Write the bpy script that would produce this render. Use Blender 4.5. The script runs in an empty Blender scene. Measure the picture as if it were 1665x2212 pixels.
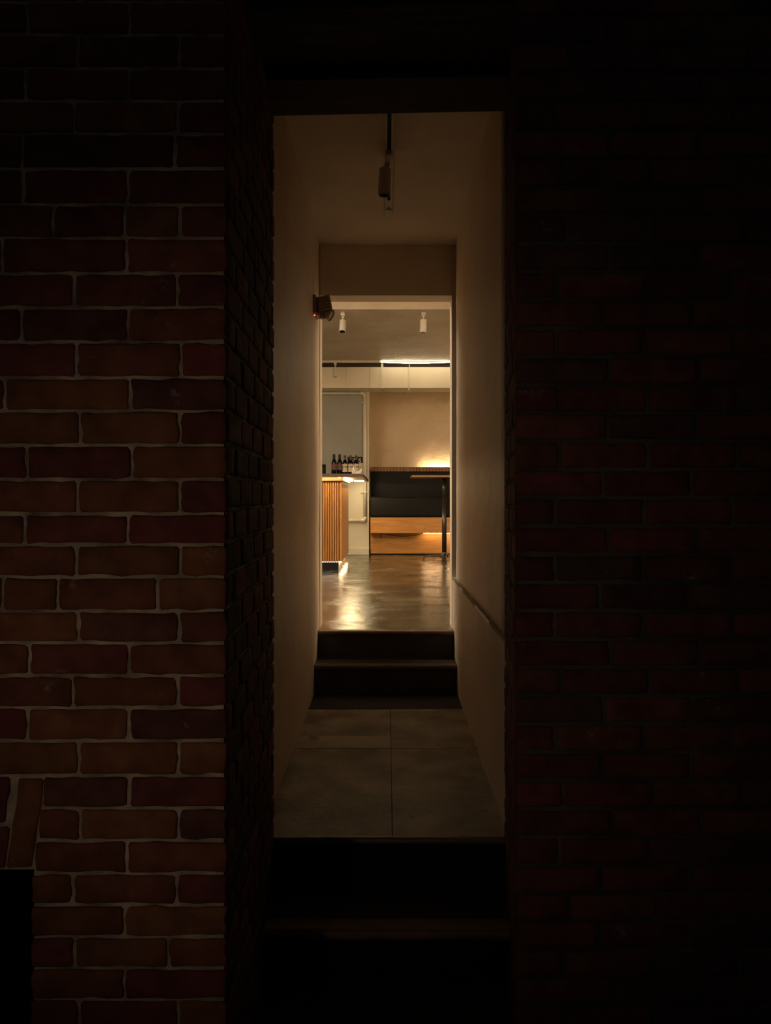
import bpy, bmesh, math, random
from mathutils import Vector, Matrix, noise
random.seed(7)
S = bpy.context.scene
C = S.collection
F = 1700.0          # focal length in pixels of the 1665 x 2212 frame
CX, CY = 835.0, 1078.0
EYE = 1.145         # eye height above the corridor landing (z = 0)
ZR = lambda r: EYE + r
def PX(x, d): return (x - CX) * d / F
def PZ(y, d): return EYE + (CY - y) * d / F

# ------------------------------------------------------------------ materials
def new_mat(name):
    m = bpy.data.materials.new(name); m.use_nodes = True
    nt = m.node_tree; b = nt.nodes['Principled BSDF']
    return m, nt, b
def N(nt, t, **k):
    n = nt.nodes.new(t)
    for a, v in k.items():
        if a in n.inputs.keys(): n.inputs[a].default_value = v
        else: setattr(n, a, v)
    return n
def coords(nt, scale=(1,1,1)):
    tc = N(nt, 'ShaderNodeTexCoord'); mp = N(nt, 'ShaderNodeMapping')
    mp.inputs['Scale'].default_value = scale
    nt.links.new(tc.outputs['Object'], mp.inputs['Vector'])
    return mp.outputs['Vector']
def ramp(nt, fac, stops):
    r = N(nt, 'ShaderNodeValToRGB'); e = r.color_ramp.elements
    while len(e) < len(stops): e.new(0.5)
    for i, (p, c) in enumerate(stops):
        e[i].position = p; e[i].color = (c[0], c[1], c[2], 1) if len(c) == 3 else c
    nt.links.new(fac, r.inputs['Fac']); return r.outputs['Color']
def bump(nt, b, h, strength, dist=0.01, prev=None):
    n = N(nt, 'ShaderNodeBump', Strength=strength, Distance=dist)
    nt.links.new(h, n.inputs['Height'])
    if prev is not None: nt.links.new(prev, n.inputs['Normal'])
    nt.links.new(n.outputs['Normal'], b.inputs['Normal']); return n.outputs['Normal']
def noisy(name, c1, c2, scale=6, rough=0.7, bs=0.2, bscale=60, bd=0.004, detail=6, stretch=(1,1,1), metallic=0, spec=0.5, p0=0.3, p1=0.7):
    m, nt, b = new_mat(name); v = coords(nt, stretch)
    n = N(nt, 'ShaderNodeTexNoise', Scale=scale, Detail=detail); nt.links.new(v, n.inputs['Vector'])
    col = ramp(nt, n.outputs['Fac'], [(p0, c1), (p1, c2)])
    nt.links.new(col, b.inputs['Base Color'])
    b.inputs['Roughness'].default_value = rough; b.inputs['Metallic'].default_value = metallic
    b.inputs['Specular IOR Level'].default_value = spec
    if bs:
        n2 = N(nt, 'ShaderNodeTexNoise', Scale=bscale, Detail=4); nt.links.new(v, n2.inputs['Vector'])
        bump(nt, b, n2.outputs['Fac'], bs, bd)
    return m
def emis(name, col, strength):
    m, nt, b = new_mat(name)
    b.inputs['Base Color'].default_value = (.8, .8, .8, 1)
    b.inputs['Emission Color'].default_value = (*col, 1); b.inputs['Emission Strength'].default_value = strength
    return m

LC = (1.0, 0.755, 0.40)
M = {}
def plaster(name, c1, c2, rough=0.55, big=0.5, fine=0.25, spec=0.4, trowel=0):
    m, nt, b = new_mat(name); v = coords(nt)
    n = N(nt, 'ShaderNodeTexNoise', Scale=2.2, Detail=7); nt.links.new(v, n.inputs['Vector'])
    nt.links.new(ramp(nt, n.outputs['Fac'], [(.32, c1), (.68, c2)]), b.inputs['Base Color'])
    b.inputs['Roughness'].default_value = rough; b.inputs['Specular IOR Level'].default_value = spec
    a = N(nt, 'ShaderNodeTexNoise', Scale=3.5, Detail=3); nt.links.new(v, a.inputs['Vector'])
    p = bump(nt, b, a.outputs['Fac'], big, 0.02)
    f = N(nt, 'ShaderNodeTexNoise', Scale=55, Detail=5); nt.links.new(v, f.inputs['Vector'])
    p = bump(nt, b, f.outputs['Fac'], fine, 0.004, p)
    if trowel:
        v2 = coords(nt, (7, 7, 13)); q = N(nt, 'ShaderNodeTexNoise', Scale=1.0, Detail=8, Roughness=.62, Distortion=.8); nt.links.new(v2, q.inputs['Vector'])
        bump(nt, b, q.outputs['Fac'], trowel, 0.02, p)
    return m
M['corridor'] = plaster('corridor_plaster', (.65,.55,.45), (.75,.64,.53))
M['room_wall'] = plaster('room_plaster', (.59,.455,.30), (.70,.55,.37), rough=.38, big=.55, fine=.8, spec=.6, trowel=.55)
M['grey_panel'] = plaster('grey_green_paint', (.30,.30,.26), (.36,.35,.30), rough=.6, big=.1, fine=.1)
M['white_wall'] = plaster('white_paint', (.68,.66,.58), (.76,.73,.64), rough=.5, big=.2, fine=.35)
M['ceil'] = plaster('ceiling_paint', (.46,.40,.32), (.60,.53,.43), rough=.5, big=.5, fine=.5, trowel=.25)
# ceiling: patches of trowelled plaster
M['duct'] = noisy('duct_paint', (.74,.70,.58), (.80,.76,.63), scale=3, rough=.45, bs=.05)
M['paint_pipe'] = noisy('pipe_paint', (.70,.66,.55), (.78,.74,.62), scale=9, rough=.4, bs=.1)
M['white_metal'] = noisy('white_powder_coat', (.62,.59,.54), (.68,.65,.60), scale=20, rough=.45, bs=.05)
M['grey_metal'] = noisy('grey_metal', (.24,.22,.2), (.32,.3,.27), scale=15, rough=.5, bs=.1, metallic=.3)
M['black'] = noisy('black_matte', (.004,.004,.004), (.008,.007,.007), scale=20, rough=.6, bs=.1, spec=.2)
M['dark_void'] = noisy('lens_and_recess_black', (.004,.004,.005), (.008,.008,.01), scale=20, rough=.2, bs=0)
M['black_iron'] = noisy('black_iron', (.012,.011,.010), (.025,.022,.02), scale=40, rough=.32, bs=.15)
M['leather'] = noisy('black_leatherette', (.0035,.0036,.004), (.007,.007,.0075), scale=5, rough=.55, bs=.25, bscale=180, bd=.002, spec=.2)
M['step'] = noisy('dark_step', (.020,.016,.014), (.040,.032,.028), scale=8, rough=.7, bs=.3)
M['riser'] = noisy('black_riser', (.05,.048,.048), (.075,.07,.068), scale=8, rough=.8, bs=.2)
M['nosing'] = noisy('brown_nosing', (.10,.055,.035), (.17,.10,.065), scale=12, rough=.45, bs=.3, stretch=(1,4,4))
M['stone'] = noisy('stone_slab', (.17,.155,.125), (.46,.41,.34), scale=5, rough=.62, bs=.5, bscale=40, bd=.004, detail=9)
M['stone_b'] = noisy('stone_slab_pale', (.34,.30,.25), (.54,.48,.40), scale=7, rough=.6, bs=.5, bscale=40, bd=.004, detail=9)
def pitted(m):
    nt = m.node_tree; b = nt.nodes['Principled BSDF']; v = coords(nt, (1, 1, 1))
    src = b.inputs['Base Color'].links[0].from_socket
    a = N(nt, 'ShaderNodeTexNoise', Scale=3.2, Detail=3); nt.links.new(v, a.inputs['Vector'])
    v2 = coords(nt, (26, 60, 30)); q = N(nt, 'ShaderNodeTexNoise', Scale=1, Detail=5, Roughness=.7); nt.links.new(v2, q.inputs['Vector'])
    fa = ramp(nt, a.outputs['Fac'], [(.44,(0,0,0)),(.60,(1,1,1))]); fq = ramp(nt, q.outputs['Fac'], [(.56,(0,0,0)),(.64,(1,1,1))])
    mm = N(nt,'ShaderNodeMix', data_type='RGBA', blend_type='MULTIPLY'); mm.inputs[0].default_value = 1
    nt.links.new(fa, mm.inputs[6]); nt.links.new(fq, mm.inputs[7])
    st = N(nt, 'ShaderNodeTexNoise', Scale=6.5, Detail=4); nt.links.new(v, st.inputs['Vector'])
    fs = ramp(nt, st.outputs['Fac'], [(.64,(0,0,0)),(.74,(.75,.75,.75))])
    ad = N(nt,'ShaderNodeMix', data_type='RGBA', blend_type='LIGHTEN'); ad.inputs[0].default_value = 1
    nt.links.new(mm.outputs[2], ad.inputs[6]); nt.links.new(fs, ad.inputs[7])
    mx = N(nt,'ShaderNodeMix', data_type='RGBA'); nt.links.new(ad.outputs[2], mx.inputs[0])
    nt.links.new(src, mx.inputs[6]); mx.inputs[7].default_value = (.06,.045,.035,1)
    nt.links.new(mx.outputs[2], b.inputs['Base Color'])
pitted(M['stone']); pitted(M['stone_b'])
M['ground'] = noisy('ground_outside', (.02,.02,.02), (.05,.045,.04), scale=9, rough=.9, bs=.5)
M['soffit'] = noisy('old_timber', (.018,.011,.008), (.07,.04,.024), scale=5, rough=.8, bs=.6, stretch=(1,6,6), bscale=20)
M['gap_shade'] = noisy('gap_shade_brown', (.13,.095,.065), (.19,.145,.10), rough=.8)  # brown colour stands for the shade in the gap above the duct
M['laminate'] = noisy('grey_laminate', (.070,.060,.054), (.10,.086,.076), scale=12, rough=.4, bs=.05)
M['cable'] = M['black']
M['paper'] = noisy('cream_paper', (.62,.55,.44), (.74,.67,.55), scale=14, rough=.8, bs=.3)
M['bead'] = noisy('galvanised_bead', (.16,.16,.15), (.22,.21,.2), scale=30, rough=.55, bs=.1, metallic=.2)
def wood(name, c1, c2, axis='x', rough=.38):
    m, nt, b = new_mat(name)
    st = (1.2, 22, 22) if axis == 'x' else (22, 22, 1.2)
    v = coords(nt, st)
    n = N(nt, 'ShaderNodeTexNoise', Scale=2.2, Detail=8, Roughness=.62, Distortion=.6); nt.links.new(v, n.inputs['Vector'])
    nt.links.new(ramp(nt, n.outputs['Fac'], [(.28, c1), (.72, c2)]), b.inputs['Base Color'])
    b.inputs['Roughness'].default_value = rough
    bump(nt, b, n.outputs['Fac'], .15, .003)
    return m
M['oak'] = wood('oak_panel', (.36,.15,.044), (.62,.31,.095))
M['oak_v'] = wood('oak_ribs', (.28,.115,.033), (.56,.27,.085), 'z')
M['oak_dark'] = wood('oak_edge', (.13,.050,.022), (.24,.10,.045))
M['oak_slat'] = wood('oak_slats', (.20,.085,.035), (.36,.17,.075), 'z')
M['table'] = wood('table_wood', (.30,.15,.08), (.48,.27,.15))
# glossy sealed concrete floor
m, nt, b = new_mat('sealed_concrete'); v = coords(nt)
n = N(nt, 'ShaderNodeTexNoise', Scale=2.6, Detail=9, Roughness=.6); nt.links.new(v, n.inputs['Vector'])
nt.links.new(ramp(nt, n.outputs['Fac'], [(.30,(.014,.014,.009)),(.5,(.040,.039,.025)),(.68,(.115,.108,.070))]), b.inputs['Base Color'])
n2 = N(nt, 'ShaderNodeTexNoise', Scale=3.4, Detail=9, Roughness=.68); nt.links.new(v, n2.inputs['Vector'])
mr = N(nt, 'ShaderNodeMapRange'); mr.inputs['From Min'].default_value=.43; mr.inputs['From Max'].default_value=.60
mr.inputs['To Min'].default_value=.09; mr.inputs['To Max'].default_value=.28
nt.links.new(n2.outputs['Fac'], mr.inputs['Value']); nt.links.new(mr.outputs['Result'], b.inputs['Roughness'])
b.inputs['Specular IOR Level'].default_value=.55
n3 = N(nt, 'ShaderNodeTexNoise', Scale=9, Detail=5, Roughness=.65); nt.links.new(v, n3.inputs['Vector'])
p = bump(nt, b, n3.outputs['Fac'], .23, .006)
n4 = N(nt, 'ShaderNodeTexNoise', Scale=60, Detail=6, Roughness=.75); nt.links.new(v, n4.inputs['Vector'])
bump(nt, b, n4.outputs['Fac'], .32, .002, p)
M['concrete'] = m
# brick (per-brick colour from an attribute) and mortar
def brick_mat(name, rough=.85):
    m, nt, b = new_mat(name); v = coords(nt)
    at = N(nt, 'ShaderNodeAttribute'); at.attribute_name = 'Col'
    n = N(nt, 'ShaderNodeTexNoise', Scale=16, Detail=8); nt.links.new(v, n.inputs['Vector'])
    cr = ramp(nt, n.outputs['Fac'], [(.3,(.62,.62,.62)),(.7,(1.15,1.15,1.15))])
    mx = N(nt, 'ShaderNodeMix', data_type='RGBA', blend_type='MULTIPLY'); mx.inputs[0].default_value = 1
    nt.links.new(at.outputs['Color'], mx.inputs[6]); nt.links.new(cr, mx.inputs[7])
    sp = N(nt, 'ShaderNodeTexNoise', Scale=9, Detail=10, Roughness=.75); nt.links.new(v, sp.inputs['Vector'])
    sf = ramp(nt, sp.outputs['Fac'], [(.62,(0,0,0)),(.70,(.55,.55,.55))])
    m2 = N(nt, 'ShaderNodeMix', data_type='RGBA'); nt.links.new(sf, m2.inputs[0])
    nt.links.new(mx.outputs[2], m2.inputs[6]); m2.inputs[7].default_value = (.34,.27,.2,1)
    nt.links.new(m2.outputs[2], b.inputs['Base Color'])
    b.inputs['Roughness'].default_value = rough; b.inputs['Specular IOR Level'].default_value = .2
    f = N(nt, 'ShaderNodeTexNoise', Scale=45, Detail=6); nt.links.new(v, f.inputs['Vector'])
    bump(nt, b, f.outputs['Fac'], .6, .004)
    return m
M['brick'] = brick_mat('old_red_brick')
M['mortar'] = noisy('lime_mortar', (.14,.115,.08), (.50,.41,.30), scale=13, rough=.95, bs=.9, bscale=70, bd=.006, spec=.1)
M['mortar_dark'] = noisy('dark_mortar', (.05,.052,.042), (.13,.115,.085), scale=3.5, rough=.95, bs=.9, bscale=70, bd=.006, spec=.1, p0=.4, p1=.75)  # darker mortar for the right wall and above the opening
M['led'] = emis('led_warm', LC, 60)
M['led_dot'] = emis('led_chip', (1,.8,.55), 16)
M['red_led'] = emis('red_indicator', (1.0, .10, .06), 30)
# bottle materials
m, nt, b = new_mat('dark_glass'); b.inputs['Base Color'].default_value=(.003,.0035,.003,1); b.inputs['Roughness'].default_value=.10; b.inputs['Specular IOR Level'].default_value=.28
M['glass'] = m
M['foil'] = noisy('black_foil', (.004,.004,.004), (.007,.006,.006), rough=.4, bs=0, spec=.25)
def label_mat(name, base, ink):
    m, nt, b = new_mat(name); tc = N(nt,'ShaderNodeTexCoord'); sx = N(nt,'ShaderNodeSeparateXYZ')
    nt.links.new(tc.outputs['Object'], sx.inputs[0])
    w = N(nt,'ShaderNodeTexNoise', Scale=70, Detail=4); nt.links.new(tc.outputs['Object'], w.inputs['Vector'])
    zr = N(nt,'ShaderNodeMapRange'); zr.inputs['From Min'].default_value=.060; zr.inputs['From Max'].default_value=.163
    nt.links.new(sx.outputs['Z'], zr.inputs['Value'])
    band = ramp(nt, zr.outputs['Result'], [(0,(0,0,0)),(.10,(.5,.5,.5)),(.16,(0,0,0)),(.33,(0,0,0)),(.35,(1,1,1)),(.39,(0,0,0)),(.50,(0,0,0)),(.58,(1,1,1)),(.70,(1,1,1)),(.76,(0,0,0)),(.86,(0,0,0)),(.9,(.7,.7,.7)),(.94,(0,0,0))])
    bl = ramp(nt, w.outputs['Fac'], [(.42,(0,0,0)),(.55,(1,1,1))])
    mm = N(nt,'ShaderNodeMix', data_type='RGBA', blend_type='MULTIPLY'); mm.inputs[0].default_value=1
    nt.links.new(band, mm.inputs[6]); nt.links.new(bl, mm.inputs[7])
    mx = N(nt,'ShaderNodeMix', data_type='RGBA'); nt.links.new(mm.outputs[2], mx.inputs[0])
    mx.inputs[6].default_value=(*base,1); mx.inputs[7].default_value=(*ink,1)
    nt.links.new(mx.outputs[2], b.inputs['Base Color']); b.inputs['Roughness'].default_value=.7
    return m
M['label_cream'] = label_mat('cream_label', (.60,.52,.39), (.05,.045,.03))
M['label_red'] = label_mat('russet_label', (.14,.055,.036), (.10,.035,.024))
M['white_ink'] = noisy('pale_ink', (.6,.56,.45), (.68,.63,.5), rough=.7, bs=0)

# ------------------------------------------------------------------ mesh helpers
def obj(name, bm, mat, parent=None, smooth=False, bev=0, loc=None):
    me = bpy.data.meshes.new(name); bmesh.ops.recalc_face_normals(bm, faces=bm.faces)
    bm.to_mesh(me); bm.free()
    if mat is not None:
        for mm in (mat if isinstance(mat, (list, tuple)) else [mat]): me.materials.append(mm)
    if smooth:
        for p in me.polygons: p.use_smooth = True
    o = bpy.data.objects.new(name, me); C.objects.link(o)
    if loc is not None: o.location = loc
    if parent: o.parent = parent
    if bev:
        md = o.modifiers.new('bevel', 'BEVEL'); md.width = bev; md.segments = 2; md.limit_method = 'ANGLE'
    return o
def box(bm, x0, x1, y0, y1, z0, z1, mi=0, rot=None):
    r = bmesh.ops.create_cube(bm, size=1)
    mtx = Matrix.Translation(((x0+x1)/2, (y0+y1)/2, (z0+z1)/2)) @ (rot or Matrix()) @ Matrix.Diagonal((x1-x0, y1-y0, z1-z0, 1))
    bmesh.ops.transform(bm, matrix=mtx, verts=r['verts'])
    for v in r['verts']:
        for f in v.link_faces: f.material_index = mi
    return r['verts']
def B(*a, **k):
    bm = bmesh.new(); box(bm, *a, **k); return bm
def tube(bm, pts, r, seg=12, cap=True):
    pts = [Vector(p) for p in pts]; rings = []
    for i, p in enumerate(pts):
        if i == 0: t = pts[1]-p
        elif i == len(pts)-1: t = p-pts[i-1]
        else: t = (pts[i+1]-p).normalized() + (p-pts[i-1]).normalized()
        t.normalize()
        up = Vector((0,0,1)) if abs(t.z) < .9 else Vector((0,1,0))
        a = t.cross(up).normalized(); b_ = t.cross(a)
        rr = r[i] if isinstance(r, (list, tuple)) else r
        rings.append([bm.verts.new(p + (a*math.cos(2*math.pi*k/seg) + b_*math.sin(2*math.pi*k/seg))*rr) for k in range(seg)])
    for i in range(len(rings)-1):
        for k in range(seg):
            bm.faces.new((rings[i][k], rings[i][(k+1)%seg], rings[i+1][(k+1)%seg], rings[i+1][k]))
    if cap:
        bm.faces.new(rings[0][::-1]); bm.faces.new(rings[-1])
def lathe(bm, prof, seg=24, a0=0, a1=2*math.pi, origin=(0,0,0)):
    full = abs(a1-a0-2*math.pi) < 1e-6; n = seg if full else seg+1
    o = Vector(origin); rows = []
    for r, z in prof:
        if r < 1e-6 and full: rows.append([bm.verts.new(o+Vector((0,0,z)))]*n)
        else: rows.append([bm.verts.new(o+Vector((r*math.cos(a0+(a1-a0)*k/seg), r*math.sin(a0+(a1-a0)*k/seg), z))) for k in range(n)])
    for i in range(len(rows)-1):
        for k in range(n if full else n-1):
            q = [rows[i][k], rows[i][(k+1)%n], rows[i+1][(k+1)%n], rows[i+1][k]]
            u = []
            for x in q:
                if x not in u: u.append(x)
            if len(u) > 2: bm.faces.new(u)
def prism(bm, pts, z0, z1):
    a = [bm.verts.new((x, y, z0)) for x, y in pts]; b_ = [bm.verts.new((x, y, z1)) for x, y in pts]
    bm.faces.new(a[::-1]); bm.faces.new(b_)
    for i in range(len(pts)):
        j = (i+1) % len(pts); bm.faces.new((a[i], a[j], b_[j], b_[i]))
def thing(name, label, cat, loc=(0,0,0), group=None, rot=(0,0,0)):
    o = bpy.data.objects.new(name, None); C.objects.link(o); o.location = loc; o.rotation_euler = rot
    o.empty_display_size = .1
    return tag(o, label, cat, group)
def tag(o, label, cat, group=None):
    o['label'] = label; o['category'] = cat
    if group: o['group'] = group
    return o
def struct(name, bm, mat, label=None, **k):
    o = obj(name, bm, mat, **k); o['kind'] = 'structure'
    if label: o['label'] = label
    return o

# ------------------------------------------------------------------ brickwork
BR = [(.175,.060,.036), (.19,.074,.034), (.15,.044,.036), (.185,.078,.036), (.17,.044,.040), (.13,.050,.036), (.165,.058,.036)]
def one_brick(bm, col, P, u0, u1, z0, z1, c, slant=0.0, proud=.006):
    """rounded brick face on a plane; P(u, z, n) gives the point"""
    w_, h_ = u1-u0, z1-z0
    ss = [0, .004/w_] + [k/max(2, int(w_/.03)) for k in range(1, max(2, int(w_/.03)))] + [1-.004/w_, 1]
    tt = [0, .004/h_, .3, .5, .7, 1-.004/h_, 1]
    nx = len(ss)-1; nz = len(tt)-1
    sd = random.uniform(0, 100); grid = []
    off = random.uniform(-.0015, .0015)
    for j in range(nz+1):
        row = []
        for i in range(nx+1):
            s, t = ss[i], tt[j]
            u = u0 + (u1-u0)*s; z = z0 + (z1-z0)*t
            eu = min(s, 1-s)*(u1-u0); ez = min(t, 1-t)*(z1-z0)
            d = proud + off
            if eu == 0: d -= .004
            if ez == 0: d -= .004
            if eu == 0 and ez == 0:
                u += .003*(1 if s == 0 else -1); z += .0025*(1 if t == 0 else -1)
            if eu < .005: u += .0050*noise.noise((sd, z*40, 0))
            if ez < .005: z += .0046*noise.noise((u*22, sd, t*7))
            d += .0018*noise.noise((u*18+sd, z*18, 3))
            row.append(bm.verts.new(P(u + slant*(t-.5), z, d)))
        grid.append(row)
    fs = []
    for j in range(nz):
        for i in range(nx):
            fs.append(bm.faces.new((grid[j][i], grid[j][i+1], grid[j+1][i+1], grid[j+1][i])))
    ring = [grid[0][i] for i in range(nx+1)] + [grid[j][nx] for j in range(1, nz+1)] + [grid[nz][i] for i in range(nx-1, -1, -1)] + [grid[j][0] for j in range(nz-1, 0, -1)]
    base = P(0,0,0); nrm = (P(0,0,1)-base)
    back = [bm.verts.new(v.co - nrm*.016) for v in ring]
    for i in range(len(ring)):
        j = (i+1) % len(ring); fs.append(bm.faces.new((ring[i], ring[j], back[j], back[i])))
    k = random.uniform(.8, 1.15)
    for f in fs:
        f.smooth = True
        for l in f.loops: l[col] = (c[0]*k, c[1]*k, c[2]*k, 1)
def brick_bm():
    bm = bmesh.new(); return bm, bm.loops.layers.float_color.new('Col')
def lay(bm, col, P, beds, joints, umin, umax, gap=.0040, colours=BR, skip=None):
    for i in range(len(beds)-1):
        zt, zb = beds[i], beds[i+1]
        js = [umin] + sorted(joints[i]) + [umax]
        for a, b_ in zip(js[:-1], js[1:]):
            u0 = a + (gap if a > umin else 0); u1 = b_ - (gap if b_ < umax else 0)
            if u1-u0 < .02: continue
            if skip and skip(u0, u1, zb, zt): continue
            one_brick(bm, col, P, u0, u1, zb+gap, zt-gap, random.choice(colours))
def running(bm, col, P, z0, z1, u0, u1, pitch, length, colours=BR, anchor=0., phase=0., jit=.012, gap=.0048):
    n0 = math.floor((z0-anchor)/pitch); z = anchor + n0*pitch; k = n0
    while z < z1:
        ph = phase + (length/2 if k % 2 else 0) + random.uniform(-jit, jit)
        m_ = math.floor((u0-ph)/length); js = []
        while True:
            u = ph + m_*length; m_ += 1
            if u <= u0+.03: continue
            if u >= u1-.03: break
            js.append(u)
        lay(bm, col, P, [min(z+pitch, z1), max(z, z0)], [js], u0, u1, colours=colours, gap=gap)
        z += pitch; k += 1

# left brick wall (front face at y = 1.77), courses read off the masonry
DL = 1.77
bedpx = [-60,5,76,148,219,290,365,443,515,591,665,739,816,888,962,1036,1110,1177,1246,1320,1389,1459,1528,1600,1675,1745,1815,1886,1954,2022,2090,2158,2228,2300]
jpx = [[170,390],[60,280],[168,388],[55,278],[160,385],[50,378],[277],[116,270,389],[5,273],[161,383],[47,278],[166,391],[11,282],[174,389],[60,286],[168,389],[54,277],[166,390],[7,127,342],[170,387],[65,280],[158,386],[61,279],[171,386],[95,280],[82,174,386],[274],[158,382],[270],[162,364],[270],[172,386],[270]]
PL = lambda u, z, n: Vector((u, DL - n, z))
XL = PX(489, DL)                      # corner of the left pier
OX = PX(70, DL); OZ = PZ(1878, DL); OT = PZ(1675, DL)
bm, col = brick_bm()
for i in range(len(bedpx)-1):
    zt, zb = PZ(bedpx[i], DL), PZ(bedpx[i+1], DL)
    js = [PX(x, DL) for x in jpx[i]]
    left = -2.6
    x = min(js) - .235
    while x > -2.6: js.append(x); x -= .235
    left_end = -2.6
    if bedpx[i] >= 1675 and bedpx[i] < 1878:
        left_end = PX({1675:97, 1745:86, 1815:77}.get(bedpx[i], 75), DL)
        js = [j for j in js if j > left_end + .02]
    elif bedpx[i] >= 1878:
        left_end = OX; js = [j for j in js if j > OX+.03]
    lay(bm, col, PL, [zt, zb], [js], left_end, XL)
# leaning bricks of the flat arch over the low opening
px0 = 84
for k in range(9):
    c = px0 - k*66 - 28
    for (y0, y1) in (((1680, 1874),) if k % 2 == 0 else ((1680, 1776), (1784, 1874))):
        one_brick(bm, col, PL, PX(c-27, DL), PX(c+27, DL), PZ(y1, DL), PZ(y0, DL), random.choice(BR), slant=.028*(1-k*.12)*(y1-y0)/194)
wl = struct('wall_left', bm, M['brick'], 'dark red brick wall to the left of the narrow opening', loc=(0,0,0))
bm = bmesh.new()
zb0, zt0 = -1.1, 3.2
prism(bm, [(-2.6, DL), (XL-.006, DL), (-.386, 2.66), (-2.6, 2.66)], OT, zt0)
prism(bm, [(OX+.004, DL), (XL-.006, DL), (-.386, 2.66), (OX+.004, 2.66)], zb0, OT)
prism(bm, [(-2.6, DL), (OX+.004, DL), (OX+.004, 2.66), (-2.6, 2.66)], OZ, OT)
o = obj('mortar', bm, M['mortar'], wl)
obj('recess_shade', B(-2.6, OX+.004, 2.40, 2.66, zb0, OZ), M['dark_void'], wl)  # black lining puts the darkness inside the opening into its colour
obj('recess_shade', B(OX+.003, OX+.0035, DL+.02, 2.40, zb0, OZ), M['dark_void'], wl)
# left jamb bricks
def jamb(P, length, name, parent, z0, z1, L, cols, gap=.0048):
    bm, col = brick_bm()
    running(bm, col, P, z0, z1, 0, length, .0752, L, colours=cols, anchor=PZ(1389, DL), jit=.03, gap=gap)
    return obj(name, bm, M['brick'], parent)
A0, A1 = Vector((XL-.006, DL+.004)), Vector((-.386, 2.655)); dv = (A1-A0); ln = dv.length; dv /= ln
jamb(lambda u, z, n: Vector((A0.x+dv.x*u + n, A0.y+dv.y*u, z)), ln, 'jamb_bricks', wl, zb0, 3.15, .20, [(.12,.05,.035),(.2,.06,.045),(.09,.06,.045)])

# right brick wall (front face at y = 2.09)
DR = 2.09
XR = PX(1114, DR)
PR = lambda u, z, n: Vector((u, DR - n, z))
bm, col = brick_bm()
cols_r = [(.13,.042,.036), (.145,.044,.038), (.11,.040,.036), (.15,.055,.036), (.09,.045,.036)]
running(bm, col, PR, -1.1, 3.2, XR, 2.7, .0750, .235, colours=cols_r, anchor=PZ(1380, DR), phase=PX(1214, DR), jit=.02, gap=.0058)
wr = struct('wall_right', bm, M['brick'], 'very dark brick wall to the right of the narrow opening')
bm = bmesh.new(); prism(bm, [(XR+.006, DR), (2.7, DR), (2.7, 2.66), (.404, 2.66)], zb0, zt0)
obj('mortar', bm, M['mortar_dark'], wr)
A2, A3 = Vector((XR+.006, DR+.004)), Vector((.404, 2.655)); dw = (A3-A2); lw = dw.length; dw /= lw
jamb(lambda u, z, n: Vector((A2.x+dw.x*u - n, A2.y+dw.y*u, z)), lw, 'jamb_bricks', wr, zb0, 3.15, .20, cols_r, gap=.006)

# head of the opening: old timber lintel boards with brick above
sl = math.atan2(.016, .78)
bm = bmesh.new()
for (y0, y1, dz) in ((2.10, 2.255, .012), (2.262, 2.43, .030), (2.437, 2.66, 0.0)):
    box(bm, -.50, .50, y0, y1, ZR(1.303)+dz, ZR(1.303)+.12, rot=Matrix.Rotation(-sl, 4, 'Y'))
struct('trim_1', bm, M['soffit'], 'dark old timber lintel boards over the narrow opening')
bm, col = brick_bm()
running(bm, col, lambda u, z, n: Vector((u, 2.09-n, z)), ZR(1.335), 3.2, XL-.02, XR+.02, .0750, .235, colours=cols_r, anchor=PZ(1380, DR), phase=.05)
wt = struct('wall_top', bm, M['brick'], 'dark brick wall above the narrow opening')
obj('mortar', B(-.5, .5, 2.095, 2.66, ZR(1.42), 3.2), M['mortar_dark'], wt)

# ------------------------------------------------------------------ entrance steps, landing, inner steps
XLc, XRc = -.425, .417
struct('floor_outside', B(-3, 3, -4, 2.66, -.56, -.50), M['ground'], 'dark ground in front of the brick wall')
def nosing(bm, y, z, x0, x1, r=.016, mi=0, flat=.05):
    pts = []
    for k in range(9):
        a = -math.pi/2 - math.pi*k/8
        pts.append((y + r*math.cos(a), z - r + r*math.sin(a)*1.0))
    pts = [(y + flat, z)] + [(y - r*math.sin(math.pi*k/8), z - r + r*math.cos(math.pi*k/8)) for k in range(9)] + [(y+flat, z-2*r)]
    a = [bm.verts.new((x0, p[0], p[1])) for p in pts]; b_ = [bm.verts.new((x1, p[0], p[1])) for p in pts]
    for i in range(len(pts)-1): bm.faces.new((a[i], a[i+1], b_[i+1], b_[i]))
    bm.faces.new(a[::-1]); bm.faces.new(b_); bm.faces.new((a[-1], a[0], b_[0], b_[-1]))
def step(name, y0, y1, z, zb, x0, x1, label, r=.016, tread='step', body='riser'):
    o = struct(name, B(x0, x1, y0, y1, zb, z-.001), M[body], label)
    obj('tread', B(x0, x1, y0+.03, y1, z-.004, z+.0005), M[tread], o)
    bm = bmesh.new(); nosing(bm, y0, z+.001, x0, x1, r); obj('nosing', bm, M['nosing'], o, smooth=False)
    return o
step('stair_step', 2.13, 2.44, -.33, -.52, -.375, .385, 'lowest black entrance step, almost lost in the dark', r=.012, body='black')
step('stair_step', 2.40, 2.72, -.163, -.52, -.375, .385, 'black entrance step with a dull brown nosing below the stone landing', r=.018, body='black')
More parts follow.
